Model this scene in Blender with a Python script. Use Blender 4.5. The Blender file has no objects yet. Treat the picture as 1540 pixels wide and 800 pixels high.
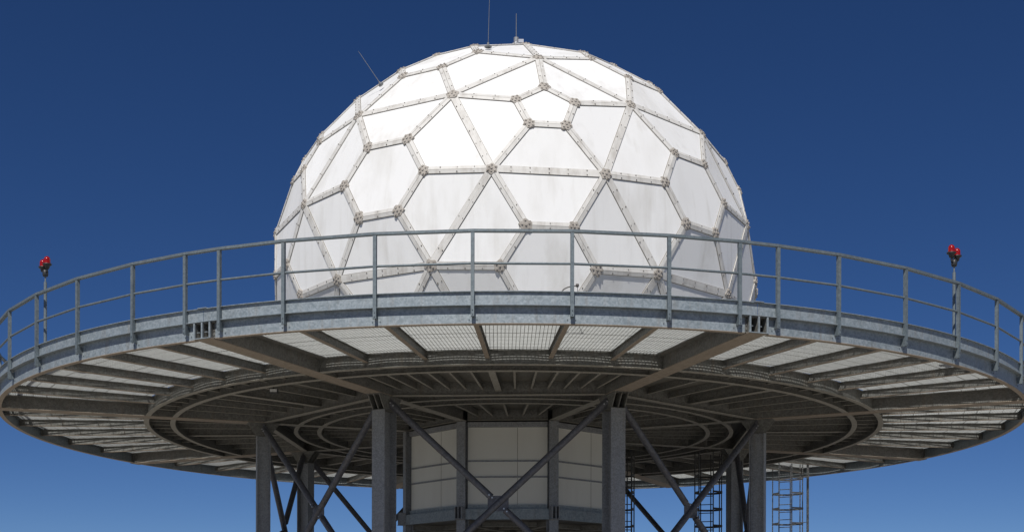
import bpy, bmesh, math, random, itertools
from mathutils import Vector as V, Matrix
random.seed(7)
PI=math.pi; R=math.radians
scene=bpy.context.scene; COL=scene.collection
# ------------------------------------------------------------------ helpers
def azv(t,r=1.0,z=0.0): return V((r*math.sin(t),-r*math.cos(t),z))
class MB:
    def __init__(s): s.v=[];s.f=[];s.s=[];s.m=[];s.mi=0
    def add(s,vs,fs,smooth=False):
        o=len(s.v); s.v+=[tuple(p) for p in vs]
        for f in fs: s.f.append([o+i for i in f]); s.s.append(smooth); s.m.append(s.mi)
        return s
    def hexa(s,a,b):                       # two quads a (4 pts), b (4 pts) joined
        s.add(list(a)+list(b),[(3,2,1,0),(4,5,6,7),(0,1,5,4),(1,2,6,5),(2,3,7,6),(3,0,4,7)]); return s
    def box(s,c,ex,ey,ez):                 # centre, three half-extent vectors
        c=V(c);ex,ey,ez=V(ex),V(ey),V(ez)
        s.hexa([c-ex-ey-ez,c+ex-ey-ez,c+ex+ey-ez,c-ex+ey-ez],[c-ex-ey+ez,c+ex-ey+ez,c+ex+ey+ez,c-ex+ey+ez]); return s
    def bar(s,p,q,w,h,up=(0,0,1),off=0,zoff=0):    # rectangular bar p->q
        p,q,up=V(p),V(q),V(up); d=(q-p).normalized(); side=d.cross(up).normalized(); u=side.cross(d).normalized()
        c=(p+q)/2+side*off+u*zoff; s.box(c,(q-p)/2,side*w/2,u*h/2); return s
    def ibeam(s,p,q,z0,z1,w,tf=.014,tw=.012,webs=(0,),wt=None):
        p=V(p);q=V(q);p.z=q.z=0
        a=V((0,0,1))
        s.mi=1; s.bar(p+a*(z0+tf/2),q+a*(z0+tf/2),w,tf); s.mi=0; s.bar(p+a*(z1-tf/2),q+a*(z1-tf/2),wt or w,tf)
        for o in webs: s.bar(p+a*(z0+z1)/2,q+a*(z0+z1)/2,tw,z1-z0-2*tf,off=o)
        return s
    def arc(s,rects,a0,a1,n,closed=False): # rects (r0,r1,z0,z1) swept round the axis
        for r0,r1,z0,z1 in rects:
            vs=[];fs=[]
            for i in range(n+1):
                t=a0+(a1-a0)*i/n
                vs+=[azv(t,r0,z0),azv(t,r1,z0),azv(t,r1,z1),azv(t,r0,z1)]
            for i in range(n):
                o=4*i
                for k in range(4): fs.append((o+k,o+4+k,o+4+(k+1)%4,o+(k+1)%4))
            if not closed: fs.append((0,1,2,3)); fs.append((4*n+3,4*n+2,4*n+1,4*n))
            s.add(vs,fs)
        return s
    def tube(s,p,q,r,n=12,r2=None,caps=True):
        p,q=V(p),V(q);d=(q-p).normalized();a=d.orthogonal().normalized();b=d.cross(a);r2=r if r2 is None else r2
        vs=[p+(a*math.cos(2*PI*i/n)+b*math.sin(2*PI*i/n))*r for i in range(n)]+[q+(a*math.cos(2*PI*i/n)+b*math.sin(2*PI*i/n))*r2 for i in range(n)]
        s.add(vs,[(i,(i+1)%n,n+(i+1)%n,n+i) for i in range(n)],True)
        if caps: s.add(vs,[tuple(range(n))[::-1],tuple(range(n,2*n))])
        return s
    def lathe(s,c,prof,n=20,ax=(0,0,1)):   # prof (r, h)
        c=V(c);d=V(ax).normalized();a=d.orthogonal().normalized();b=d.cross(a);vs=[];fs=[]
        for r,h in prof:
            for i in range(n): vs.append(c+d*h+(a*math.cos(2*PI*i/n)+b*math.sin(2*PI*i/n))*r)
        for k in range(len(prof)-1):
            for i in range(n): fs.append((k*n+i,k*n+(i+1)%n,(k+1)*n+(i+1)%n,(k+1)*n+i))
        s.add(vs,fs,True); return s
    def path(s,pts,r,n=8):
        for a,b in zip(pts[:-1],pts[1:]): s.tube(a,b,r,n)
        return s
    def build(s,name,mat,parent=None,cut=None):
        me=bpy.data.meshes.new(name); me.from_pydata(s.v,[],s.f)
        me.polygons.foreach_set('use_smooth',s.s); me.polygons.foreach_set('material_index',s.m)
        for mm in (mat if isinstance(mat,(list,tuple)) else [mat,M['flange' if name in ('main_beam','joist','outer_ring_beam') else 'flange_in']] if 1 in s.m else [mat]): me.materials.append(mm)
        bm=bmesh.new(); bm.from_mesh(me)
        if cut is not None:
            bmesh.ops.bisect_plane(bm,geom=bm.verts[:]+bm.edges[:]+bm.faces[:],plane_co=(0,0,cut),plane_no=(0,0,1),clear_inner=True)
        bmesh.ops.recalc_face_normals(bm,faces=bm.faces[:]); bm.to_mesh(me); bm.free()
        o=bpy.data.objects.new(name,me); COL.objects.link(o)
        if parent is not None: o.parent=parent; o.matrix_parent_inverse=Matrix.Translation(-parent.location)
        return o
def tag(o,label=None,cat=None,group=None,kind=None):
    for k,x in (('label',label),('category',cat),('group',group),('kind',kind)):
        if x: o[k]=x
    return o
def thing(name,label,cat,loc=(0,0,0),group=None):
    o=bpy.data.objects.new(name,None); COL.objects.link(o); o.location=loc; o.empty_display_size=.3
    return tag(o,label,cat,group,'thing')
# ------------------------------------------------------------------ materials
def mat(name): 
    m=bpy.data.materials.new(name); m.use_nodes=True; return m,m.node_tree.nodes,m.node_tree.links,m.node_tree.nodes['Principled BSDF']
def ramp(N,els):
    r=N.new('ShaderNodeValToRGB'); e=r.color_ramp.elements
    while len(e)<len(els): e.new(.5)
    for k,(p,c) in enumerate(els): e[k].position=p; e[k].color=(*c,1) if len(c)==3 else c
    return r
def galvanised(name,c0,c1,metal=.25,rough=.55,streak=.35,spangle=28):
    m,N,L,b=mat(name)
    tc=N.new('ShaderNodeTexCoord'); mp=N.new('ShaderNodeMapping'); L.new(tc.outputs['Object'],mp.inputs[0])
    vo=N.new('ShaderNodeTexVoronoi'); vo.inputs['Scale'].default_value=spangle; L.new(mp.outputs[0],vo.inputs['Vector'])
    n1=N.new('ShaderNodeTexNoise'); n1.inputs['Scale'].default_value=1.6; n1.inputs['Detail'].default_value=6; L.new(mp.outputs[0],n1.inputs['Vector'])
    n2=N.new('ShaderNodeTexNoise'); n2.inputs['Scale'].default_value=9; n2.inputs['Detail'].default_value=8; n2.inputs['Roughness'].default_value=.7; L.new(mp.outputs[0],n2.inputs['Vector'])
    s=N.new('ShaderNodeSeparateColor'); L.new(vo.outputs['Color'],s.inputs[0])
    a=N.new('ShaderNodeMath'); a.operation='MULTIPLY_ADD'; L.new(s.outputs[0],a.inputs[0]); a.inputs[1].default_value=.45; L.new(n2.outputs[0],a.inputs[2])
    a2=N.new('ShaderNodeMath'); a2.operation='MULTIPLY_ADD'; L.new(n1.outputs[0],a2.inputs[0]); a2.inputs[1].default_value=.35; L.new(a.outputs[0],a2.inputs[2])
    r=ramp(N,[(.42,c0),(.93,c1)]); 
    sc=N.new('ShaderNodeMath'); sc.operation='MULTIPLY'; sc.inputs[1].default_value=.72; L.new(a2.outputs[0],sc.inputs[0]); L.new(sc.outputs[0],r.inputs[0])
    # rust / dust stains
    ms=N.new('ShaderNodeMapping'); ms.inputs['Scale'].default_value=(5,5,.7); L.new(tc.outputs['Object'],ms.inputs[0])
    n3=N.new('ShaderNodeTexNoise'); n3.inputs['Scale'].default_value=1.5; n3.inputs['Detail'].default_value=9; n3.inputs['Roughness'].default_value=.65; L.new(ms.outputs[0],n3.inputs['Vector'])
    r3=ramp(N,[(.52,(0,0,0)),(.75,(streak,)*3)]); L.new(n3.outputs[0],r3.inputs[0])
    mx=N.new('ShaderNodeMix'); mx.data_type='RGBA'; L.new(r3.outputs[0],mx.inputs[0]); L.new(r.outputs[0],mx.inputs[6]); mx.inputs[7].default_value=(.22,.17,.12,1)
    L.new(mx.outputs[2],b.inputs['Base Color']); b.inputs['Metallic'].default_value=metal
    rr=N.new('ShaderNodeMapRange'); rr.inputs['To Min'].default_value=rough-.12; rr.inputs['To Max'].default_value=rough+.15; L.new(n2.outputs[0],rr.inputs[0]); L.new(rr.outputs[0],b.inputs['Roughness'])
    bp=N.new('ShaderNodeBump'); bp.inputs['Strength'].default_value=.12; bp.inputs['Distance'].default_value=.01; L.new(n2.outputs[0],bp.inputs['Height']); L.new(bp.outputs[0],b.inputs['Normal'])
    return m
M={}
M['galv']=galvanised('galvanised_steel',(.19,.23,.255),(.35,.40,.435))
M['frame']=galvanised('weathered_beam_steel',(.11,.112,.106),(.23,.235,.225),metal=.1,streak=.35)
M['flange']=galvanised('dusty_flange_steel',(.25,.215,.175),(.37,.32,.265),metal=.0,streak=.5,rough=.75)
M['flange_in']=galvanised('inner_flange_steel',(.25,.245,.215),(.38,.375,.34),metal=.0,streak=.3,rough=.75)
M['joist']=galvanised('joist_steel',(.13,.135,.13),(.27,.28,.27),metal=.2,streak=.4)
M['rail']=galvanised('railing_steel',(.12,.15,.17),(.19,.23,.25),metal=.3,streak=.2)
M['column']=galvanised('column_steel',(.20,.21,.225),(.35,.37,.395),metal=.25,streak=.3,spangle=40)
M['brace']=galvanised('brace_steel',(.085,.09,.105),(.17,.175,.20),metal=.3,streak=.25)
M['grate']=galvanised('grating_steel',(.42,.445,.445),(.54,.56,.56),metal=.05,streak=.15)
M['plate']=galvanised('deck_plate_steel',(.16,.158,.142),(.27,.265,.24),metal=.1,streak=.6)
def painted(name,c,lo,dirt,dscale=.9,rough=.5,rnd=.06,streaks=0):
    m,N,L,b=mat(name)
    tc=N.new('ShaderNodeTexCoord'); oi=N.new('ShaderNodeObjectInfo')
    off=N.new('ShaderNodeVectorMath'); off.operation='MULTIPLY_ADD'; L.new(tc.outputs['Object'],off.inputs[0]); off.inputs[1].default_value=(1,1,.32); L.new(oi.outputs['Random'],off.inputs[2])
    n=N.new('ShaderNodeTexNoise'); n.inputs['Scale'].default_value=dscale; n.inputs['Detail'].default_value=8; n.inputs['Roughness'].default_value=.62; L.new(off.outputs[0],n.inputs['Vector'])
    n2=N.new('ShaderNodeTexNoise'); n2.inputs['Scale'].default_value=14; n2.inputs['Detail'].default_value=4; L.new(off.outputs[0],n2.inputs['Vector'])
    r=ramp(N,[(.47,(0,0,0)),(.80,(1,1,1))]); L.new(n.outputs[0],r.inputs[0])
    r2=ramp(N,[(.70,(0,0,0)),(.78,(.5,.5,.5))]); L.new(n2.outputs[0],r2.inputs[0])
    ml=N.new('ShaderNodeMath'); ml.operation='MULTIPLY'; L.new(r.outputs[0],ml.inputs[0])
    am=N.new('ShaderNodeMapRange'); L.new(oi.outputs['Random'],am.inputs[0]); am.inputs['To Min'].default_value=dirt*.35; am.inputs['To Max'].default_value=dirt; L.new(am.outputs[0],ml.inputs[1])
    ad=N.new('ShaderNodeMath'); ad.operation='MULTIPLY_ADD'; L.new(r2.outputs[0],ad.inputs[0]); ad.inputs[1].default_value=dirt*.6; L.new(ml.outputs[0],ad.inputs[2])
    if streaks:
        sm=N.new('ShaderNodeVectorMath'); sm.operation='MULTIPLY_ADD'; L.new(tc.outputs['Object'],sm.inputs[0]); sm.inputs[1].default_value=(3.2,3.2,.22); L.new(oi.outputs['Random'],sm.inputs[2])
        sn=N.new('ShaderNodeTexNoise'); sn.inputs['Scale'].default_value=1.3; sn.inputs['Detail'].default_value=6; L.new(sm.outputs[0],sn.inputs['Vector'])
        sr=ramp(N,[(.56,(0,0,0)),(.78,(streaks,)*3)]); L.new(sn.outputs[0],sr.inputs[0])
        a3=N.new('ShaderNodeMath'); a3.operation='ADD'; a3.use_clamp=True; L.new(ad.outputs[0],a3.inputs[0]); L.new(sr.outputs[0],a3.inputs[1]); ad=a3
    mx=N.new('ShaderNodeMix'); mx.data_type='RGBA'; L.new(ad.outputs[0],mx.inputs[0]); mx.inputs[6].default_value=(*c,1); mx.inputs[7].default_value=(*lo,1)
    hs=N.new('ShaderNodeHueSaturation'); v=N.new('ShaderNodeMapRange'); L.new(oi.outputs['Random'],v.inputs[0]); v.inputs['To Min'].default_value=1-rnd; v.inputs['To Max'].default_value=1+rnd*.3
    L.new(v.outputs[0],hs.inputs['Value']); L.new(mx.outputs[2],hs.inputs['Color']); L.new(hs.outputs[0],b.inputs['Base Color'])
    b.inputs['Roughness'].default_value=rough
    nb=N.new('ShaderNodeTexNoise'); nb.inputs['Scale'].default_value=1.1; nb.inputs['Detail'].default_value=3; L.new(off.outputs[0],nb.inputs['Vector'])
    bp=N.new('ShaderNodeBump'); bp.inputs['Strength'].default_value=.15; bp.inputs['Distance'].default_value=.05; L.new(nb.outputs[0],bp.inputs['Height']); L.new(bp.outputs[0],b.inputs['Normal'])
    return m
M['panel']=painted('dome_panel_white',(.84,.845,.84),(.50,.48,.43),.8,rough=.62,rnd=.07,streaks=.26)
M['band']=painted('dome_flange_cream',(.66,.65,.62),(.34,.31,.27),.9,dscale=4.5,rough=.6)
M['drum']=painted('drum_panel_beige',(.74,.745,.70),(.50,.49,.45),.5,rough=.6)
M['hub']=painted('hub_stained',(.42,.39,.35),(.14,.12,.10),1,dscale=6,rough=.8)
def plain(name,c,rough=.6,metal=0,**k):
    m,N,L,b=mat(name)
    n=N.new('ShaderNodeTexNoise'); n.inputs['Scale'].default_value=25; n.inputs['Detail'].default_value=5
    tc=N.new('ShaderNodeTexCoord'); L.new(tc.outputs['Object'],n.inputs['Vector'])
    r=ramp(N,[(.3,tuple(x*.75 for x in c)),(.7,c)]); L.new(n.outputs[0],r.inputs[0]); L.new(r.outputs[0],b.inputs['Base Color'])
    b.inputs['Roughness'].default_value=rough; b.inputs['Metallic'].default_value=metal
    for kk,vv in k.items(): b.inputs[kk.replace('_',' ')].default_value=vv
    return m
M['gasket']=plain('gasket_dark',(.26,.24,.21),.8)
M['bolt']=plain('bolt_dark',(.16,.14,.12),.7)
M['zincbolt']=plain('bolt_zinc',(.62,.64,.66),.35,.6)
M['black']=plain('fixture_black',(.035,.037,.04),.45)
M['red']=plain('beacon_red_glass',(.42,.010,.010),.22,0,Transmission_Weight=.25,IOR=1.45)
M['silver']=plain('rod_aluminium',(.55,.57,.6),.35,.7)
M['whip']=plain('whip_grey',(.20,.21,.22),.5,.2)
M['caged']=plain('ladder_steel',(.11,.11,.11),.55,.3)
M['hose']=plain('conduit_dark',(.12,.11,.10),.6)
M['lens']=plain('flood_glass',(.75,.77,.78),.15)
# ground
gm,N,L,b=mat('dry_mountain_ground')
tc=N.new('ShaderNodeTexCoord'); n=N.new('ShaderNodeTexNoise'); n.inputs['Scale'].default_value=.15; n.inputs['Detail'].default_value=12; L.new(tc.outputs['Object'],n.inputs['Vector'])
r=ramp(N,[(.35,(.22,.20,.165)),(.55,(.34,.31,.265)),(.7,(.42,.40,.36))]); L.new(n.outputs[0],r.inputs[0]); L.new(r.outputs[0],b.inputs['Base Color']); b.inputs['Roughness'].default_value=.95
# ------------------------------------------------------------------ measures
TH=R(19.35); OCT=PI/4
ZB,ZT=6.03,6.36           # underside / top of the primary beams
RC=7.43; RI=3.24
GZ=-1.55
def bang(k): return TH+k*OCT
# ------------------------------------------------------------------ ground
g=MB(); nr=48
rad=[0,6,12,25,50,100,250,800,3000]
vs=[(0,0,GZ)];fs=[]
for r_ in rad[1:]:
    for i in range(nr):
        a=2*PI*i/nr; vs.append((r_*math.cos(a),r_*math.sin(a),GZ-(0 if r_<60 else (r_-50)*.01)+random.uniform(-.03,.03)*(r_>20)))
for i in range(nr): fs.append((0,1+i,1+(i+1)%nr))
for k in range(len(rad)-2):
    for i in range(nr): fs.append((1+k*nr+i,1+(k+1)*nr+i,1+(k+1)*nr+(i+1)%nr,1+k*nr+(i+1)%nr))
g.add(vs,fs,True); tag(g.build('ground',gm),kind='structure')
# ------------------------------------------------------------------ platform
plat=thing('round_platform','huge round galvanised steel platform of radial beams and grating beneath the white dome','platform',(0,0,ZB))
dA=math.asin(.205/14.4)
for k in range(8):
    a0,a1=bang(k)+dA*1.25,bang(k+1)-dA*1.25
    m=MB().arc([(14.388,14.40,ZB+.012,ZT-.016),(14.28,14.402,ZT-.016,ZT-.004)],a0,a1,36); m.mi=1; m.arc([(14.28,14.404,ZB,ZB+.012)],a0,a1,36); m.build('outer_ring_beam',M['galv'],plat)
    # toe channel above it, standing proud
    b0,b1=bang(k)+.0004,bang(k+1)-.0004
    MB().arc([(14.44,14.452,ZT+.012,6.622),(14.40,14.50,6.622,6.634),(14.40,14.515,ZT-.001,ZT+.012)],b0,b1,48).build('toe_channel',M['galv'],plat)
    t=bang(k); d=azv(t); s_=V((math.cos(t),math.sin(t),0))
    MB().box(azv(t,14.46,6.642),s_*.11,d*.05,V((0,0,.007))).build('joint_cap',M['galv'],plat)
    # main radial beams
    m=MB(); m.ibeam(azv(t,RC-.1),azv(t,14.47),ZB-.004,ZT-.005,.42,.018,.014,(-.19,0,.19),wt=.78)  # top flange made extra wide so that it shades the webs
    for o in (-.3,.3): # angle cleats joining the ring at each side
        m.box(azv(t,14.385,(ZB+ZT)/2)+s_*(o*.84),s_*.045,d*.008,V((0,0,.15)))
    for o in (-.225,.225):
        for z in (6.1,6.19,6.28): m.tube(azv(t,14.392,z)+s_*o,azv(t,14.412,z)+s_*o,.013,6)
    mb_=m.build('main_beam',M['frame'],plat)
    m=MB()
    for o in (-.192,0,.192): m.box(azv(t,14.492,(ZB+ZT)/2)+s_*o,s_*.017,d*.02,V((0,0,(ZT-ZB)/2-.012)))
    m.box(azv(t,14.492,ZB+.004)+V((0,0,0)),s_*.212,d*.02,V((0,0,.008)))
    for o in (-.192,0): m.box(azv(t,14.40,6.17)+s_*(o+.06),s_*.035,d*.05,V((0,0,.006)))
    m.build('beam_end',M['galv'],mb_)
    MB().ibeam(azv(t,RI),azv(t,RC-.1),ZB-.004,ZT-.005,.24,.018,.014,(0,)).build('inner_beam',M['frame'],plat)
    # ring pair and inner ring pair
    for nm,rc,w,hl in (('ring_beam',10.57,.14,.19),('ring_beam',9.86,.14,.19),('inner_ring_beam',6.41,.12,.12),('inner_ring_beam',5.74,.12,.12)):
        a0,a1=bang(k)+math.asin(hl/rc),bang(k+1)-math.asin(hl/rc)
        m=MB().arc([(rc-.006,rc+.006,ZB+.014,ZT-.02),(rc-w/2,rc+w/2,ZT-.02,ZT-.006)],a0,a1,24); m.mi=1; m.arc([(rc-w/2,rc+w/2,ZB,ZB+.014)],a0,a1,24); m.build(nm,M['joist' if rc>10 else 'frame'],plat)
    # joists carrying the grating
    for j in range(1,6):
        t2=bang(k)+j*OCT/6
        m=MB().ibeam(azv(t2,10.585),azv(t2,14.375),6.17,ZT-.001,.10,.012,.01)
        for q in (-1,1): m.box(azv(t2,14.37,6.26)+V((math.cos(t2),math.sin(t2),0))*q*.05,V((math.cos(t2),math.sin(t2),0))*.03,azv(t2)*.006,V((0,0,.08)))
        m.build('joist',M['joist'],plat)
    # short stubs between the two rings
    for j in range(12):
        t2=bang(k)+(j+.5)*OCT/12 if False else bang(k)+j*OCT/12
        if j==0: continue
        MB().ibeam(azv(t2,9.87),azv(t2,10.56),6.15,ZT-.003,.055,.01,.01).build('stub_beam',M['frame'],plat)
    # fan joists ring -> chord beam
    ch=lambda t2,rr:rr*math.cos(OCT/2)/math.cos(t2-bang(k)-OCT/2)
    for j in (range(1,14) if k==7 else range(1,14,2)):
        t2=bang(k)+OCT/2+math.atan((j-7)/7*math.tan(OCT/2)); tt=bang(k)+OCT/2+(j-7)/7*(OCT/2)*.99
        p=azv(t2,ch(t2,RC)+.01); q=azv(tt,9.85)
        if j==7: MB().ibeam(p,q,6.13,ZT-.003,.16,.012,.01).build('wide_fan_joist',M['frame'],plat)
        else: MB().ibeam(p,q,6.19,ZT-.003,.05,.01,.01).build('fan_joist',M['frame'],plat)
    # chord beams column to column
    p,q=azv(bang(k),RC),azv(bang(k+1),RC); u=(q-p).normalized()
    MB().ibeam(p+u*.21,q-u*.21,ZB,ZT-.004,.17,.016,.012).build('chord_beam',M['frame'],plat)
    # stubs between the inner rings
    for j in range(1,6):
        t2=bang(k)+j*OCT/6
        MB().ibeam(azv(t2,5.75),azv(t2,6.40),6.15,ZT-.003,.05,.01,.01).build('inner_stub_beam',M['frame'],plat)
        t3=bang(k)+OCT/2+math.atan((j-3)/3*math.tan(OCT/2))
        MB().ibeam(azv(t3,ch(t3,RI)+.01),azv(t2,5.73),6.17,ZT-.003,.05,.01,.01).build('inner_fan_joist',M['frame'],plat)
        
    p,q=azv(bang(k),RI),azv(bang(k+1),RI); u=(q-p).normalized()
    MB().ibeam(p+u*.13,q-u*.13,ZB+.02,ZT-.004,.14,.014,.012).build('inner_chord_beam',M['frame'],plat)
    # secondary struts from the chord ends
# solid plates over the inner part, seams between sheets
m=MB(); m.arc([(.5,RI,ZT+.001,ZT+.009),(RI+.004,6.40,ZT+.001,ZT+.009),(6.404,9.85,ZT+.001,ZT+.009),(9.854,10.62,ZT+.001,ZT+.009)],0,2*PI,144,True)
m.build('deck_plate',M['plate'],plat)
# gratings, real bars
for k in range(8):
    for j in range(6):
        t0,t1=bang(k)+j*OCT/6,bang(k)+(j+1)*OCT/6; tm=(t0+t1)/2
        cd=azv(tm); sd=V((math.cos(tm),math.sin(tm),0)); half=(t1-t0)/2
        r0=10.66*math.cos(half); r1=14.40*math.cos(half)+.03
        w0=(.21 if j==0 else .012); w1=(.21 if j==5 else .012)
        m=MB(); z0,z1=ZT+.003,ZT+.037; h=V((0,0,(z1-z0)/2)); zc=(z0+z1)/2
        x=r0
        while x<r1+.02:
            xx=min(x,r1)
            a=-xx*math.tan(half)+w0/math.cos(half); c=xx*math.tan(half)-w1/math.cos(half)
            m.box(cd*xx+sd*(a+c)/2+V((0,0,zc)),sd*(c-a)/2,cd*.0028,h)
            x+=.044
        nx=int(r1*math.tan(half)/.08)
        for i in range(-nx,nx+1):
            s0=i*.08
            lim=abs(s0)/math.tan(half)+(.25/math.sin(half)*0)
            xs=max(r0,lim+ (w0 if s0<0 else w1)/math.sin(half))
            if xs>=r1-.05: continue
            m.box(cd*(xs+r1)/2+sd*s0+V((0,0,z0+.012)),cd*(r1-xs)/2,sd*.005,V((0,0,.0115)))
        x=r0+.15
        while x<r1-.1:
            a=-x*math.tan(half)+w0/math.cos(half); c=x*math.tan(half)-w1/math.cos(half)
            m.box(cd*x+sd*(a+c)/2+V((0,0,z0+.008)),sd*(c-a)/2,cd*.007,V((0,0,.008))); x+=.34
        m.build('grating_panel',M['grate'],plat)
# ------------------------------------------------------------------ railing
rail=thing('guard_railing','galvanised guard railing with posts and mid rail running round the edge of the platform','railing',(0,0,ZT))
RR=14.48; ZR=7.777; ZP=6.147; a_=.0294
posts=[]
for k in range(8):
    posts+= [bang(k)+a_]+[bang(k)+j*OCT/6 for j in range(1,6)]+[bang(k+1)-a_]
for t in posts:
    d=azv(t); s_=V((math.cos(t),math.sin(t),0)); zc=(ZP+ZR-.035)/2; hh=V((0,0,(ZR-.035-ZP)/2))
    m=MB(); m.box(d*14.535+V((0,0,zc)),s_*.034,d*.004,hh)
    for q in (-1,1): m.box(d*14.499+s_*q*.030+V((0,0,zc)),s_*.004,d*.0315,hh)
    # fixing bracket down to the ring web and bolts
    m.box(d*14.435+s_*.0+V((0,0,6.235)),s_*.026,d*.030,V((0,0,.075)))
    for q in (-1,1):
        m.tube(d*14.39+s_*q*.075+V((0,0,6.115)),d*14.412+s_*q*.075+V((0,0,6.115)),.012,6)
    for z in (6.19,6.27): m.tube(d*14.53+V((0,0,z)),d*14.552+V((0,0,z)),.012,6)
    m.build('post',M['rail'],rail)
m=MB(); m2=MB()
def railpath(m,rr,z,w,h,closed_pts):
    n=len(closed_pts)
    ring=[]
    for i in range(n):
        t=closed_pts[i]; pts=[]
        for (dr,dz) in ((-w/2,-h/2),(w/2,-h/2),(w/2,h/2),(-w/2,h/2)): pts.append(azv(t,rr+dr,z+dz))
        ring.append(pts)
    vs=[p for r_ in ring for p in r_]; fs=[]
    for i in range(n):
        o=4*i;o2=4*((i+1)%n)
        for k in range(4): fs.append((o+k,o2+k,o2+(k+1)%4,o+(k+1)%4))
    m.add(vs,fs)
railpath(m,RR+.02,ZR,.09,.05,posts); m.build('top_rail',M['rail'],rail)
for t,t2 in zip(posts,posts[1:]+posts[:1]): m2.tube(azv(t,RR+.01,7.16),azv(t2,RR+.01,7.16),.025,8,caps=False)
m2.build('mid_rail',M['rail'],rail)
# ------------------------------------------------------------------ columns
names={-1:('front left of the two nearest','thick'),0:('front right','')}
collab={-1:'thick grey steel column nearest the viewer, left of the beige drum',
 0:'thick grey steel column nearest the viewer, right of the beige drum',
 -2:'steel column under the left part of the platform, leftmost of all columns',
 1:'steel column under the right part of the platform, rightmost of all columns',
 -3:'far steel column on the left, just right of the leftmost column',
 2:'far steel column on the right, just left of the rightmost column, ladder cage beside it',
 -4:'rear steel column hidden behind the left half of the beige drum',
 3:'rear steel column hidden behind the right front column'}
for k in (-1,0,-2,1,-3,2,-4,3):
    t=bang(k); d=azv(t); s_=V((math.cos(t),math.sin(t),0)); c=azv(t,RC)
    w,dp={-1:(.36,.58),0:(.38,.56),-2:(.20,.38),1:(.22,.42)}.get(k,(.36,.42))
    th=thing('steel_column',collab[k],'column',(c.x,c.y,GZ),'columns carrying the round platform')
    zt=5.66; zc=(GZ+zt)/2; hh=V((0,0,(zt-GZ)/2))
    m=MB()
    for q in (-1,1): m.box(c+d*q*(dp/2-.013)+V((0,0,zc)),s_*w/2,d*.012,hh)
    m.box(c+V((0,0,zc)),s_*.009,d*(dp/2-.0225),hh)
    m.build('shaft',M['column'],th)
    m=MB(); m.box(c+V((0,0,zt+.006)),s_*(w/2+.006),d*(dp/2+.006),V((0,0,.006)))
    top=dp/2+.24; bot=dp/2-.01
    for o in (-w/2+.02,0,w/2-.02):
        pts=[c+d*-bot+V((0,0,zt+.012)),c+d*bot+V((0,0,zt+.012)),c+d*top+V((0,0,ZB-.018)),c+d*-top+V((0,0,ZB-.018))]
        m.hexa([p+s_*(o-.009) for p in pts],[p+s_*(o+.009) for p in pts])
    m.box(c+V((0,0,(zt+ZB)/2)),s_*(w/2-.03),d*.008,V((0,0,(ZB-zt)/2-.016)))
    m.box(c+V((0,0,ZB-.011)),s_*.21,d*(top+.01),V((0,0,.006)))
    m.build('bracket',M['frame'],th)
    m=MB(); m.box(c+V((0,0,GZ+.02)),s_*.35,d*.35,V((0,0,.02)))
    for q in (-1,1):
        for q2 in (-1,1): m.tube(c+s_*.28*q+d*.28*q2+V((0,0,GZ+.04)),c+s_*.28*q+d*.28*q2+V((0,0,GZ+.09)),.02,8)
    m.build('base_plate',M['column'],th)
# ------------------------------------------------------------------ cross braces
brl={-1:'X brace of steel tubes in front of the beige drum, bright bolts at its crossing',
 0:'X brace between the right front column and the rightmost column',
 -2:'X brace between the left front column and the leftmost column',
 1:'X brace between the rightmost column and the far right column',
 -3:'X brace between the leftmost column and the far left column',
 2:'X brace at the rear right, behind the far right column',
 -4:'X brace at the rear left, seen between the far left column and the drum',
 3:'X brace at the back, hidden behind the beige drum'}
for k in range(-4,4):
    p,q=azv(bang(k),RC),azv(bang(k+1),RC); u=(q-p).normalized(); n=V((0,0,1)).cross(u); mid=(p+q)/2
    if n.dot(mid)<0: n=-n
    # diagonals run just outside the column centre line
    zt,zb=5.86,.86
    zc=(zt+zb)/2
    th=thing('cross_brace',brl[k],'brace',(mid.x,mid.y,zc),'diagonal braces between the columns')
    A,B,C_,D_=p+V((0,0,zt)),q+V((0,0,zb)),q+V((0,0,zt)),p+V((0,0,zb))
    A+=u*.15;B-=u*.15;C_-=u*.15;D_+=u*.15; A,B,C_,D_=[x+n*.05 for x in (A,B,C_,D_)]
    rt=.085
    X=(A+B)/2
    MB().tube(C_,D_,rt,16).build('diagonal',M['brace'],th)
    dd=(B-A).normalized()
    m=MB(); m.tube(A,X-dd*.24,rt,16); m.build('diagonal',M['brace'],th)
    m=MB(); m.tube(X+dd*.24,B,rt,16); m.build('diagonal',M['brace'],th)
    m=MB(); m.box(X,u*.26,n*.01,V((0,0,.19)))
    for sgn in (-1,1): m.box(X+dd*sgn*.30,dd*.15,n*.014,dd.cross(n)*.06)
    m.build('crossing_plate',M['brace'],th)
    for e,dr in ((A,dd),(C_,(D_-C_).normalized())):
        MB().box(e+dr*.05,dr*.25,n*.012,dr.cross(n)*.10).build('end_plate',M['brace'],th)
    m=MB()
    for sgn in (-1,1):
        for o in (.2,.3): m.tube(X+dd*sgn*o+n*(rt-.02),X+dd*sgn*o+n*(rt+.02),.020,8)
    for e,dr in ((A,dd),(C_,(D_-C_).normalized())):
        for o in (.02,.12): m.tube(e+dr*o+n*(rt-.02),e+dr*o+n*(rt+.02),.018,8)
    m.build('bolts',M['zincbolt'],th)
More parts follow.
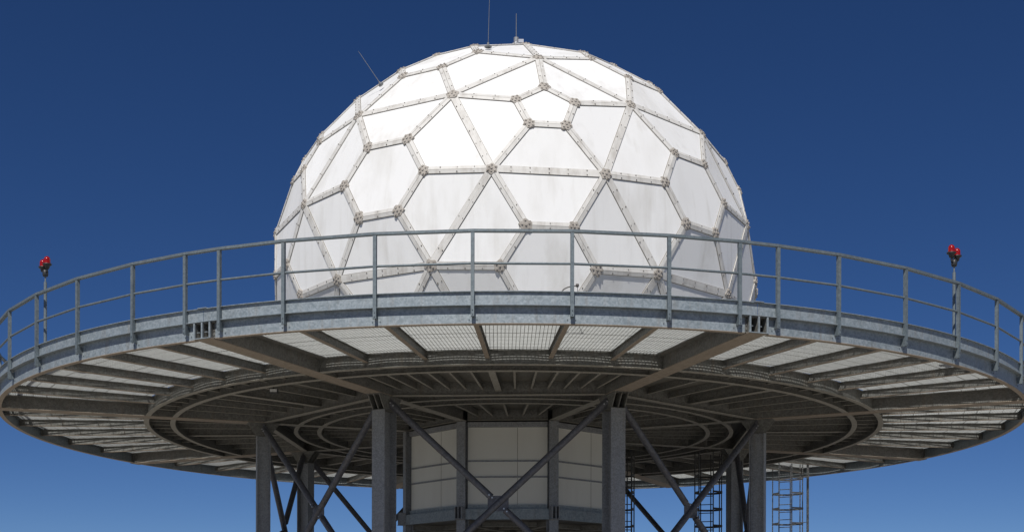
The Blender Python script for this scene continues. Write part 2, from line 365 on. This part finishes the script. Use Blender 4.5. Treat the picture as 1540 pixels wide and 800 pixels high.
# ------------------------------------------------------------------ central drum
drum=thing('central_drum','octagonal drum room with beige panels and steel posts under the middle of the platform','drum room',(0,0,GZ))
ap=RI*math.cos(OCT/2)
for k in range(8):
    t=bang(k); d=azv(t); s_=V((math.cos(t),math.sin(t),0)); c=azv(t,RI)
    m=MB(); h=V((0,0,(ZB-.02-GZ)/2)); zc=(ZB-.02+GZ)/2
    for q in (-1,1): m.box(c+d*q*.11+V((0,0,zc)),s_*.135,d*.01,h)
    m.box(c+V((0,0,zc)),s_*.008,d*.0985,h)
    m.build('post',M['column'],drum)
    m=MB()
    for q in (-1,0,1): m.box(c+d*.2+s_*q*.10+V((0,0,3.49)),s_*.012,d*.08,V((0,0,.17)))
    m.box(c+d*.2+V((0,0,3.315)),s_*.13,d*.09,V((0,0,.008)))
    m.build('bracket',M['column'],drum)
    p,q=azv(bang(k),RI),azv(bang(k+1),RI); u=(q-p).normalized(); n=V((u.y,-u.x,0)); 
    if n.dot(p)<0:n=-n
    mid=(p+q)/2; hl=(q-p).length/2-.14
    z0,z1=3.72,5.86
    MB().box(mid-n*.03+V((0,0,(z0+z1)/2)),u*hl,n*.02,V((0,0,(z1-z0)/2))).build('side_panel',M['drum'],drum)
    jt=MB(); jt.box(mid-n*.0085+u*.25*hl+V((0,0,(z0+z1)/2)),u*.006,n*.0015,V((0,0,(z1-z0)/2-.01))); jt.build('sheet_joint',M['gasket'],drum)
    for z in (4.93,4.49): MB().box(mid+n*.005+V((0,0,z)),u*hl,n*.015,V((0,0,.022))).build('girt',M['column'],drum)
    m=MB(); m.box(mid+n*.02+V((0,0,5.93)),u*hl,n*.05,V((0,0,.068))); m.build('header_channel',M['column'],drum)
    m=MB(); m.box(mid+n*.01+V((0,0,3.66)),u*hl,n*.045,V((0,0,.058)))
    m.box(mid+n*.14+V((0,0,3.455)),u*(hl+.05),n*.008,V((0,0,.135))); m.box(mid+n*.09+V((0,0,3.595)),u*(hl+.05),n*.058,V((0,0,.005)));m.box(mid+n*.09+V((0,0,3.315)),u*(hl+.05),n*.058,V((0,0,.005)))
    m.build('sill_channel',M['galv'],drum)
    MB().ibeam(azv(t,.3),azv(t,RI-.13),3.16,3.33,.12).build('floor_beam',M['frame'],drum)
    for j in (.35,.68):
        a,b2=azv(bang(k),RI*j),azv(bang(k+1),RI*j); MB().ibeam(a+u*.07,b2-u*.07,3.20,3.33,.07).build('floor_joist',M['frame'],drum)
MB().arc([(.05,RI*.93,3.335,3.35)],bang(0),bang(0)+2*PI,8,True).build('floor_plate',M['plate'],drum)
# ------------------------------------------------------------------ caged ladders
def ladder(x,y,rot,z0,z1,label,hw=.45,pole=None,lm='caged',group='caged ladders under the platform'):
    th=thing('caged_ladder',label,'ladder',(x,y,z0),group)
    c=V((x,y,0)); u=V((math.cos(rot),math.sin(rot),0)); n=V((-u.y,u.x,0))
    for q in (-1,1): MB().box(c+u*.23*q+V((0,0,(z0+z1)/2)),u*.014,n*.038,V((0,0,(z1-z0)/2))).build('stile',M[lm],th)
    z=z0+.2
    while z<z1-.1:
        MB().tube(c-u*.216+V((0,0,z)),c+u*.216+V((0,0,z)),.014,8).build('rung',M[lm],th); z+=.27
    if pole:
        MB().tube(c+u*pole+V((0,0,z0)),c+u*pole+V((0,0,z1)),.045,10).build('side_pole',M[lm],th)
        m=MB(); [m.tube(c+u*.24+V((0,0,zz)),c+u*pole+V((0,0,zz)),.012,6) for zz in (1.0,2.6,4.2,5.8)]; m.build('stand_off',M[lm],th)
    def hp(a): return c+n*(.36-.36*math.cos(a)*0)+0*u
    hoopang=[PI*(-.0)+PI*i/12 for i in range(13)]
    pts=lambda z:[c-u*.23+V((0,0,z))]+[c+n*.32-u*hw*math.cos(a)+n*.44*math.sin(a)+V((0,0,z)) for a in hoopang]+[c+u*.23+V((0,0,z))]
    z=max(z0+2.2,1.5)
    zs=[]
    while z<z1-.1: zs.append(z); z+=.54
    for z in zs:
        m=MB(); P=pts(z)
        for a,b2 in zip(P[:-1],P[1:]): m.bar(a,b2,.012,.06)
        m.build('hoop',M[lm],th)
    for a in (0,PI*.25,PI*.5,PI*.75,PI):
        pp=c+n*.32-u*(hw-.017)*math.cos(a)+n*.423*math.sin(a)
        MB().box(pp+V((0,0,(zs[0]+z1)/2)),u*.016,n*.016,V((0,0,(z1-zs[0])/2))).build('strap',M[lm],th)
M['ladderlit']=galvanised('ladder_steel_sunlit',(.16,.17,.175),(.30,.31,.32),metal=.2,streak=.3)  # lighter copy of the ladder steel, sunlight put into its colour
ladder(3.55,2.7,R(15),GZ,6.0,'dark caged ladder half hidden behind the right front column')
ladder(6.15,2.75,R(-20),GZ,6.0,'dark caged ladder standing left of the far right column')
ladder(9.75,8.0,R(-25),GZ,6.36,'sun striped caged ladder right of the rightmost column, reaching the grating hatch',hw=.56,pole=.80,lm='ladderlit')
# ------------------------------------------------------------------ dome
ph=(1+5**.5)/2
ico=[V(v).normalized() for a in (1,-1) for b in (ph,-ph) for v in ((0,a,b),(a,b,0),(b,0,a))]
ADJ={i:[j for j in range(12) if i!=j and ico[i].dot(ico[j])>.4] for i in range(12)}
TT,SH,SP=.331,.4107,.3214
MR=Matrix(((0.83383037,0.51866811,-0.1889717),(-0.15976346,-0.10093376,-0.98198168),(-0.5283962,0.84899692,-0.00129742)))
CD=V((.004,0,10.437)); RX,RZ=7.131,6.635
def W(p): q=MR@p; return V((q.x*RX,q.y*RX,q.z*RZ))+CD
BV={(i,j):(ico[i].lerp(ico[j],TT)).normalized() for i in ADJ for j in ADJ[i]}
faces=[];hubs={}
def key(p): return tuple(round(x,4) for x in p)
def order(i):
    c=ico[i];u=c.orthogonal().normalized();w=c.cross(u)
    return sorted(ADJ[i],key=lambda j:math.atan2(ico[j].dot(w),ico[j].dot(u)))
for i in range(12):
    o=order(i); big=[BV[(i,j)] for j in o]; sm=[(ico[i]*(1-SP)+b_*SP).normalized() for b_ in big]
    faces.append(('pentagon_panel',sm))
    for a in range(5): faces.append(('trapezoid_panel',[big[a],big[(a+1)%5],sm[(a+1)%5],sm[a]]))
for tr in itertools.combinations(range(12),3):
    if all(b_ in ADJ[a] for a,b_ in itertools.combinations(tr,2)):
        a,b_,c=tr; cc=(ico[a]+ico[b_]+ico[c]).normalized()
        big=[BV[x] for x in ((a,b_),(b_,a),(b_,c),(c,b_),(c,a),(a,c))]; sm=[(cc*(1-SH)+x*SH).normalized() for x in big]
        faces.append(('hexagon_panel',sm))
        for q in range(6): faces.append(('trapezoid_panel',[big[q],big[(q+1)%6],sm[(q+1)%6],sm[q]]))
CUT=ZT+.012
dome=thing('white_radome','large white faceted radar dome of flat panels standing on the platform','radome',(0,0,CUT))
CAM=V((-.031,-40,0))
def inset(P,nrm,w):
    out=[];n=len(P)
    for i in range(n):
        a,b_,c=P[i-1],P[i],P[(i+1)%n]
        e1=(b_-a).normalized();e2=(c-b_).normalized(); n1=nrm.cross(e1);n2=nrm.cross(e2)
        k=1+n1.dot(n2); out.append(b_+(n1+n2)*w/k)
    return out
front=[];rear=[];band=MB();gask=MB();bolt=MB();nodes={}
BW,GW=.090,.012
for nm,f in faces:
    P=[W(x) for x in f]
    if max(p.z for p in P)<CUT+.05: continue
    c=sum(P,V())/len(P); nr_=(P[1]-P[0]).cross(P[2]-P[0]).normalized()
    if nr_.dot(c-CD)<0: P.reverse(); nr_=-nr_
    for p in P: nodes[key(p)]=p
    I1=inset(P,nr_,BW);I2=inset(P,nr_,BW+GW);n=len(P)
    for i in range(n):
        j=(i+1)%n
        lo=-.02;hi=.028
        band.hexa([P[i]+nr_*lo,P[j]+nr_*lo,I1[j]+nr_*lo,I1[i]+nr_*lo],[P[i]+nr_*hi,P[j]+nr_*hi,I1[j]+nr_*hi,I1[i]+nr_*hi])
        gask.hexa([I1[i]+nr_*lo,I1[j]+nr_*lo,I2[j]+nr_*lo,I2[i]+nr_*lo],[I1[i]+nr_*.008,I1[j]+nr_*.008,I2[j]+nr_*.008,I2[i]+nr_*.008])
        Lg=(P[j]-P[i]).length; k=int(Lg/.42)
        if nr_.dot(CAM-c)>0 :
            for q in range(1,k):
                pp=P[i].lerp(P[j],(q+.0)/k)+nr_.cross((P[j]-P[i]).normalized())*BW*.62
                if pp.z>CUT+.03: bolt.tube(pp+nr_*.024,pp+nr_*.043,random.uniform(.009,.017),6)
    m=MB(); m.add([p for p in I2]+[p-nr_*.02 for p in I2],[tuple(range(n)),tuple(range(2*n-1,n-1,-1))]+[(i,n+i,n+(i+1)%n,(i+1)%n) for i in range(n)])
    (front if nr_.dot(CAM-c)>0 else rear).append((nm,m))
for nm,m in front: m.build(nm,M['panel'],dome,CUT)
m=MB()
for nm,q in rear: m.add(q.v,q.f)
tag(m.build('rear_panels',M['panel'],dome,CUT),kind='stuff')
band.build('seam_flange',M['band'],dome,CUT); gask.build('seam_gasket',M['gasket'],dome,CUT)
bolt.build('seam_bolts',M['bolt'],dome); 
hl=[p for p in nodes.values() if p.z>CUT+.2]
hl.sort(key=lambda p:-( (CAM-p).normalized().dot((p-CD).normalized())))
hr=MB()
for i,p in enumerate(hl):
    nn=V(((p.x-CD.x)/RX**2,(p.y-CD.y)/RX**2,(p.z-CD.z)/RZ**2)).normalized(); a=nn.orthogonal().normalized(); b_=nn.cross(a)
    ph0=random.uniform(0,6.3); k=random.choice((5,6,6)); n=36; r0=random.uniform(.145,.17)
    prof=[r0*(1+.10*math.cos(k*2*PI*q/n+ph0)+random.uniform(-.07,.07)) for q in range(n)]
    m=MB(); base=[p+nn*(-.06)+(a*math.cos(2*PI*q/n)+b_*math.sin(2*PI*q/n))*prof[q]*1.05 for q in range(n)]
    topv=[p+nn*(.019)+(a*math.cos(2*PI*q/n)+b_*math.sin(2*PI*q/n))*prof[q]*.93 for q in range(n)]
    m.add(base+topv+[p+nn*.044],[(q,(q+1)%n,n+(q+1)%n,n+q) for q in range(n)]+[(n+q,n+(q+1)%n,2*n) for q in range(n)])
    for q in range(k):
        an=2*PI*q/k-ph0/k; cc=p+(a*math.cos(an)+b_*math.sin(an))*r0*random.uniform(.5,.75)
        m.tube(cc,cc+nn*.05,.028,7,r2=.022)
    m.tube(p+nn*.02,p+nn*.06,.033,8,r2=.026)
    if i<95: m.build('hub_plate',M['hub'],dome)
    else: hr.add(m.v,m.f)
tag(hr.build('rear_hubs',M['hub'],dome),kind='stuff')
# ------------------------------------------------------------------ rods on the dome
def unproj(x,y,dep): return V((CAM.x+(x-770)/2015.4*dep,-40+dep,(961.3-y)/2015.4*dep))
def ondome(x,y):
    d=unproj(x,y,1)-CAM; o=CAM-CD; s=V((1/RX,1/RX,1/RZ)); d2=V((d.x*s.x,d.y*s.y,d.z*s.z)); o2=V((o.x*s.x,o.y*s.y,o.z*s.z))
    A_=d2.dot(d2);B_=2*o2.dot(d2);C2=o2.dot(o2)-1; disc=max(B_*B_-4*A_*C2,0); return CAM+d*((-B_-math.sqrt(disc))/(2*A_))
ap_=CD+V((.05,0,RZ-.03))
t=thing('lightning_rod','short lightning rod on a silver clamp at the very top of the dome','lightning rod',ap_)
MB().tube(ap_,ap_+V((0,0,.86)),.035,12).build('mast',M['silver'],t)
m=MB(); m.lathe(ap_+V((0,0,.70)),[(.0,0),(.13,0),(.13,.02),(.075,.03),(.075,.2),(.0,.2)]); m.box(ap_+V((.13,0,.80)),V((.09,0,0)),V((0,.03,0)),V((0,0,.05))); m.build('clamp',M['silver'],t)
MB().tube(ap_+V((0,0,.86)),ap_+V((0,0,1.62)),.013,8,r2=.009).build('rod',M['whip'],t)
b0=ondome(732,71); tp=unproj(735.5,-60,(b0.y+40))
t=thing('whip_antenna','tall thin whip antenna standing on the dome just left of the lightning rod','antenna',b0)
m=MB(); m.lathe(b0+V((0,0,-.01)),[(.0,.0),(.10,0),(.10,.02),(.03,.04),(.03,.12),(0,.12)]); m.build('foot',M['whip'],t)
MB().tube(b0,tp,.008,8,r2=.005).build('whip',M['whip'],t)
b0=ondome(571,128); dd=unproj(537,78,(b0.y+40))-b0
t=thing('whip_antenna','short whip antenna leaning left off the upper left shoulder of the dome','antenna',b0)
MB().lathe(b0,[(0,-.02),(.07,-.02),(.07,.02),(.03,.04),(.03,.08),(0,.08)],ax=dd).build('foot',M['whip'],t)
MB().tube(b0,b0+dd,.009,8,r2=.006).build('whip',M['whip'],t)
# ------------------------------------------------------------------ obstruction beacons
def beacon(az,rr,gl,label):
    c=azv(az,rr); t=thing('obstruction_light',label,'warning light',(c.x,c.y,6.62),'red warning lights on the railing')
    MB().tube(c+V((0,0,6.60)),c+V((0,0,8.07)),.036,14).build('pole',M['rail'],t)
    MB().tube(c+V((0,0,8.07)),c+V((0,0,8.22)),.018,10).build('pole_tip',M['rail'],t)
    m=MB(); m.lathe(c+V((0,0,8.20)),[(0,0),(.05,0),(.065,.04),(.065,.12),(.04,.16),(0,.16)],12); m.build('junction_box',M['black'],t)
    for dx,dy,z in gl:
        g0=c+V((dx,dy,z))
        holder=MB().path([c+V((0,0,8.29)),c+V((dx*.8,dy*.8,8.30)),g0+V((0,0,-.05))],.028,8).lathe(g0,[(0,-.11),(.045,-.11),(.06,-.05),(.10,-.02),(.105,0),(0,0)],18).build('lamp_holder',M['black'],t)
        MB().lathe(g0,[(.074,.0),(.078,.03),(.07,.045),(.076,.06),(.070,.075),(.074,.095),(.068,.12),(.05,.15),(.025,.168),(0,.172)],20).build('lens',M['red'],holder)
beacon(R(-47.9),14.33,[(-.07,.05,8.43),(.06,-.06,8.47)],'pair of red warning lamps on a pole at the left end of the railing')
beacon(R(42.35),14.33,[(-.08,-.06,8.49),(.08,.06,8.45)],'pair of red warning lamps on a pole at the right end of the railing')
# ------------------------------------------------------------------ small things
P0=unproj(843.5,438.5,27.2)
t=thing('curved_pipe','thin dark curved pipe arching just above the deck edge in front of the dome','pipe',(P0.x,P0.y,ZT+.05))
pts=[V((P0.x-.03,P0.y,ZT+.05))]+[unproj(x,y,27.2) for x,y in ((843.5,438.5),(847,434.5),(852,432),(858,430.5),(866,429.5))]
MB().path(pts,.012,8).build('pipe',M['hose'],t)
q=unproj(867,429,27.2); MB().lathe(q,[(0,-.03),(.03,-.03),(.035,0),(.03,.03),(0,.03)],12).tube(q,V((q.x+.03,q.y,ZT+.05)),.006,6).build('nozzle',M['hose'],t)
q=unproj(411,589,32.6)
t=thing('floodlight','small white floodlight hanging under the left part of the platform','lamp',(q.x,q.y,ZT-.03))
MB().bar((q.x,q.y,q.z),(q.x,q.y,ZT-.002),.03,.05,up=(0,1,0)).build('bracket',M['black'],t)
MB().box(q,(.10,0,0),(0,.06,0),(0,0,.05)).build('housing',M['black'],t)
MB().box(q+V((0,-.064,.01)),(.085,0,0),(0,.003,0),(0,0,.035)).build('lens',M['lens'],t)
# ------------------------------------------------------------------ camera, light, render
cd=bpy.data.cameras.new('camera'); cam=bpy.data.objects.new('camera',cd); COL.objects.link(cam)
cam.location=CAM; cam.rotation_euler=(Matrix.Rotation(PI/2,3,'X')@Matrix.Rotation(.0023,3,'Z')).to_euler()
cd.sensor_width=36; cd.lens=2015.4/1540*36; cd.shift_y=(961.3-400)/1540; cd.clip_end=8000
scene.camera=cam
SUN_EL,SUN_AZ=51,-12          # azimuth measured from the camera side (-y) towards +x
sd=azv(R(SUN_AZ),math.cos(R(SUN_EL)),math.sin(R(SUN_EL)))
sl=bpy.data.lights.new('sun','SUN'); so=bpy.data.objects.new('sun',sl); COL.objects.link(so)
sl.energy=4.2; sl.angle=R(.53); sl.color=(1,.955,.89)
so.rotation_euler=sd.to_track_quat('Z','Y').to_euler()
w=bpy.data.worlds.new('World'); scene.world=w; w.use_nodes=True; N=w.node_tree.nodes;L=w.node_tree.links
sky=N.new('ShaderNodeTexSky'); sky.sky_type='NISHITA'; sky.sun_disc=False; sky.sun_elevation=R(SUN_EL); sky.sun_rotation=math.atan2(sd.x,sd.y)
sky.altitude=4500; sky.air_density=.9; sky.dust_density=0; sky.ozone_density=3.2
hs=N.new('ShaderNodeHueSaturation'); hs.inputs['Saturation'].default_value=1.21; hs.inputs['Hue'].default_value=.509
L.new(sky.outputs[0],hs.inputs['Color']); L.new(hs.outputs[0],N['Background'].inputs[0]); N['Background'].inputs[1].default_value=.060
scene.render.engine='CYCLES'
vs_=scene.view_settings; vs_.view_transform='Standard'; vs_.look='None'; vs_.exposure=0; vs_.gamma=1
scene.cycles.max_bounces=8
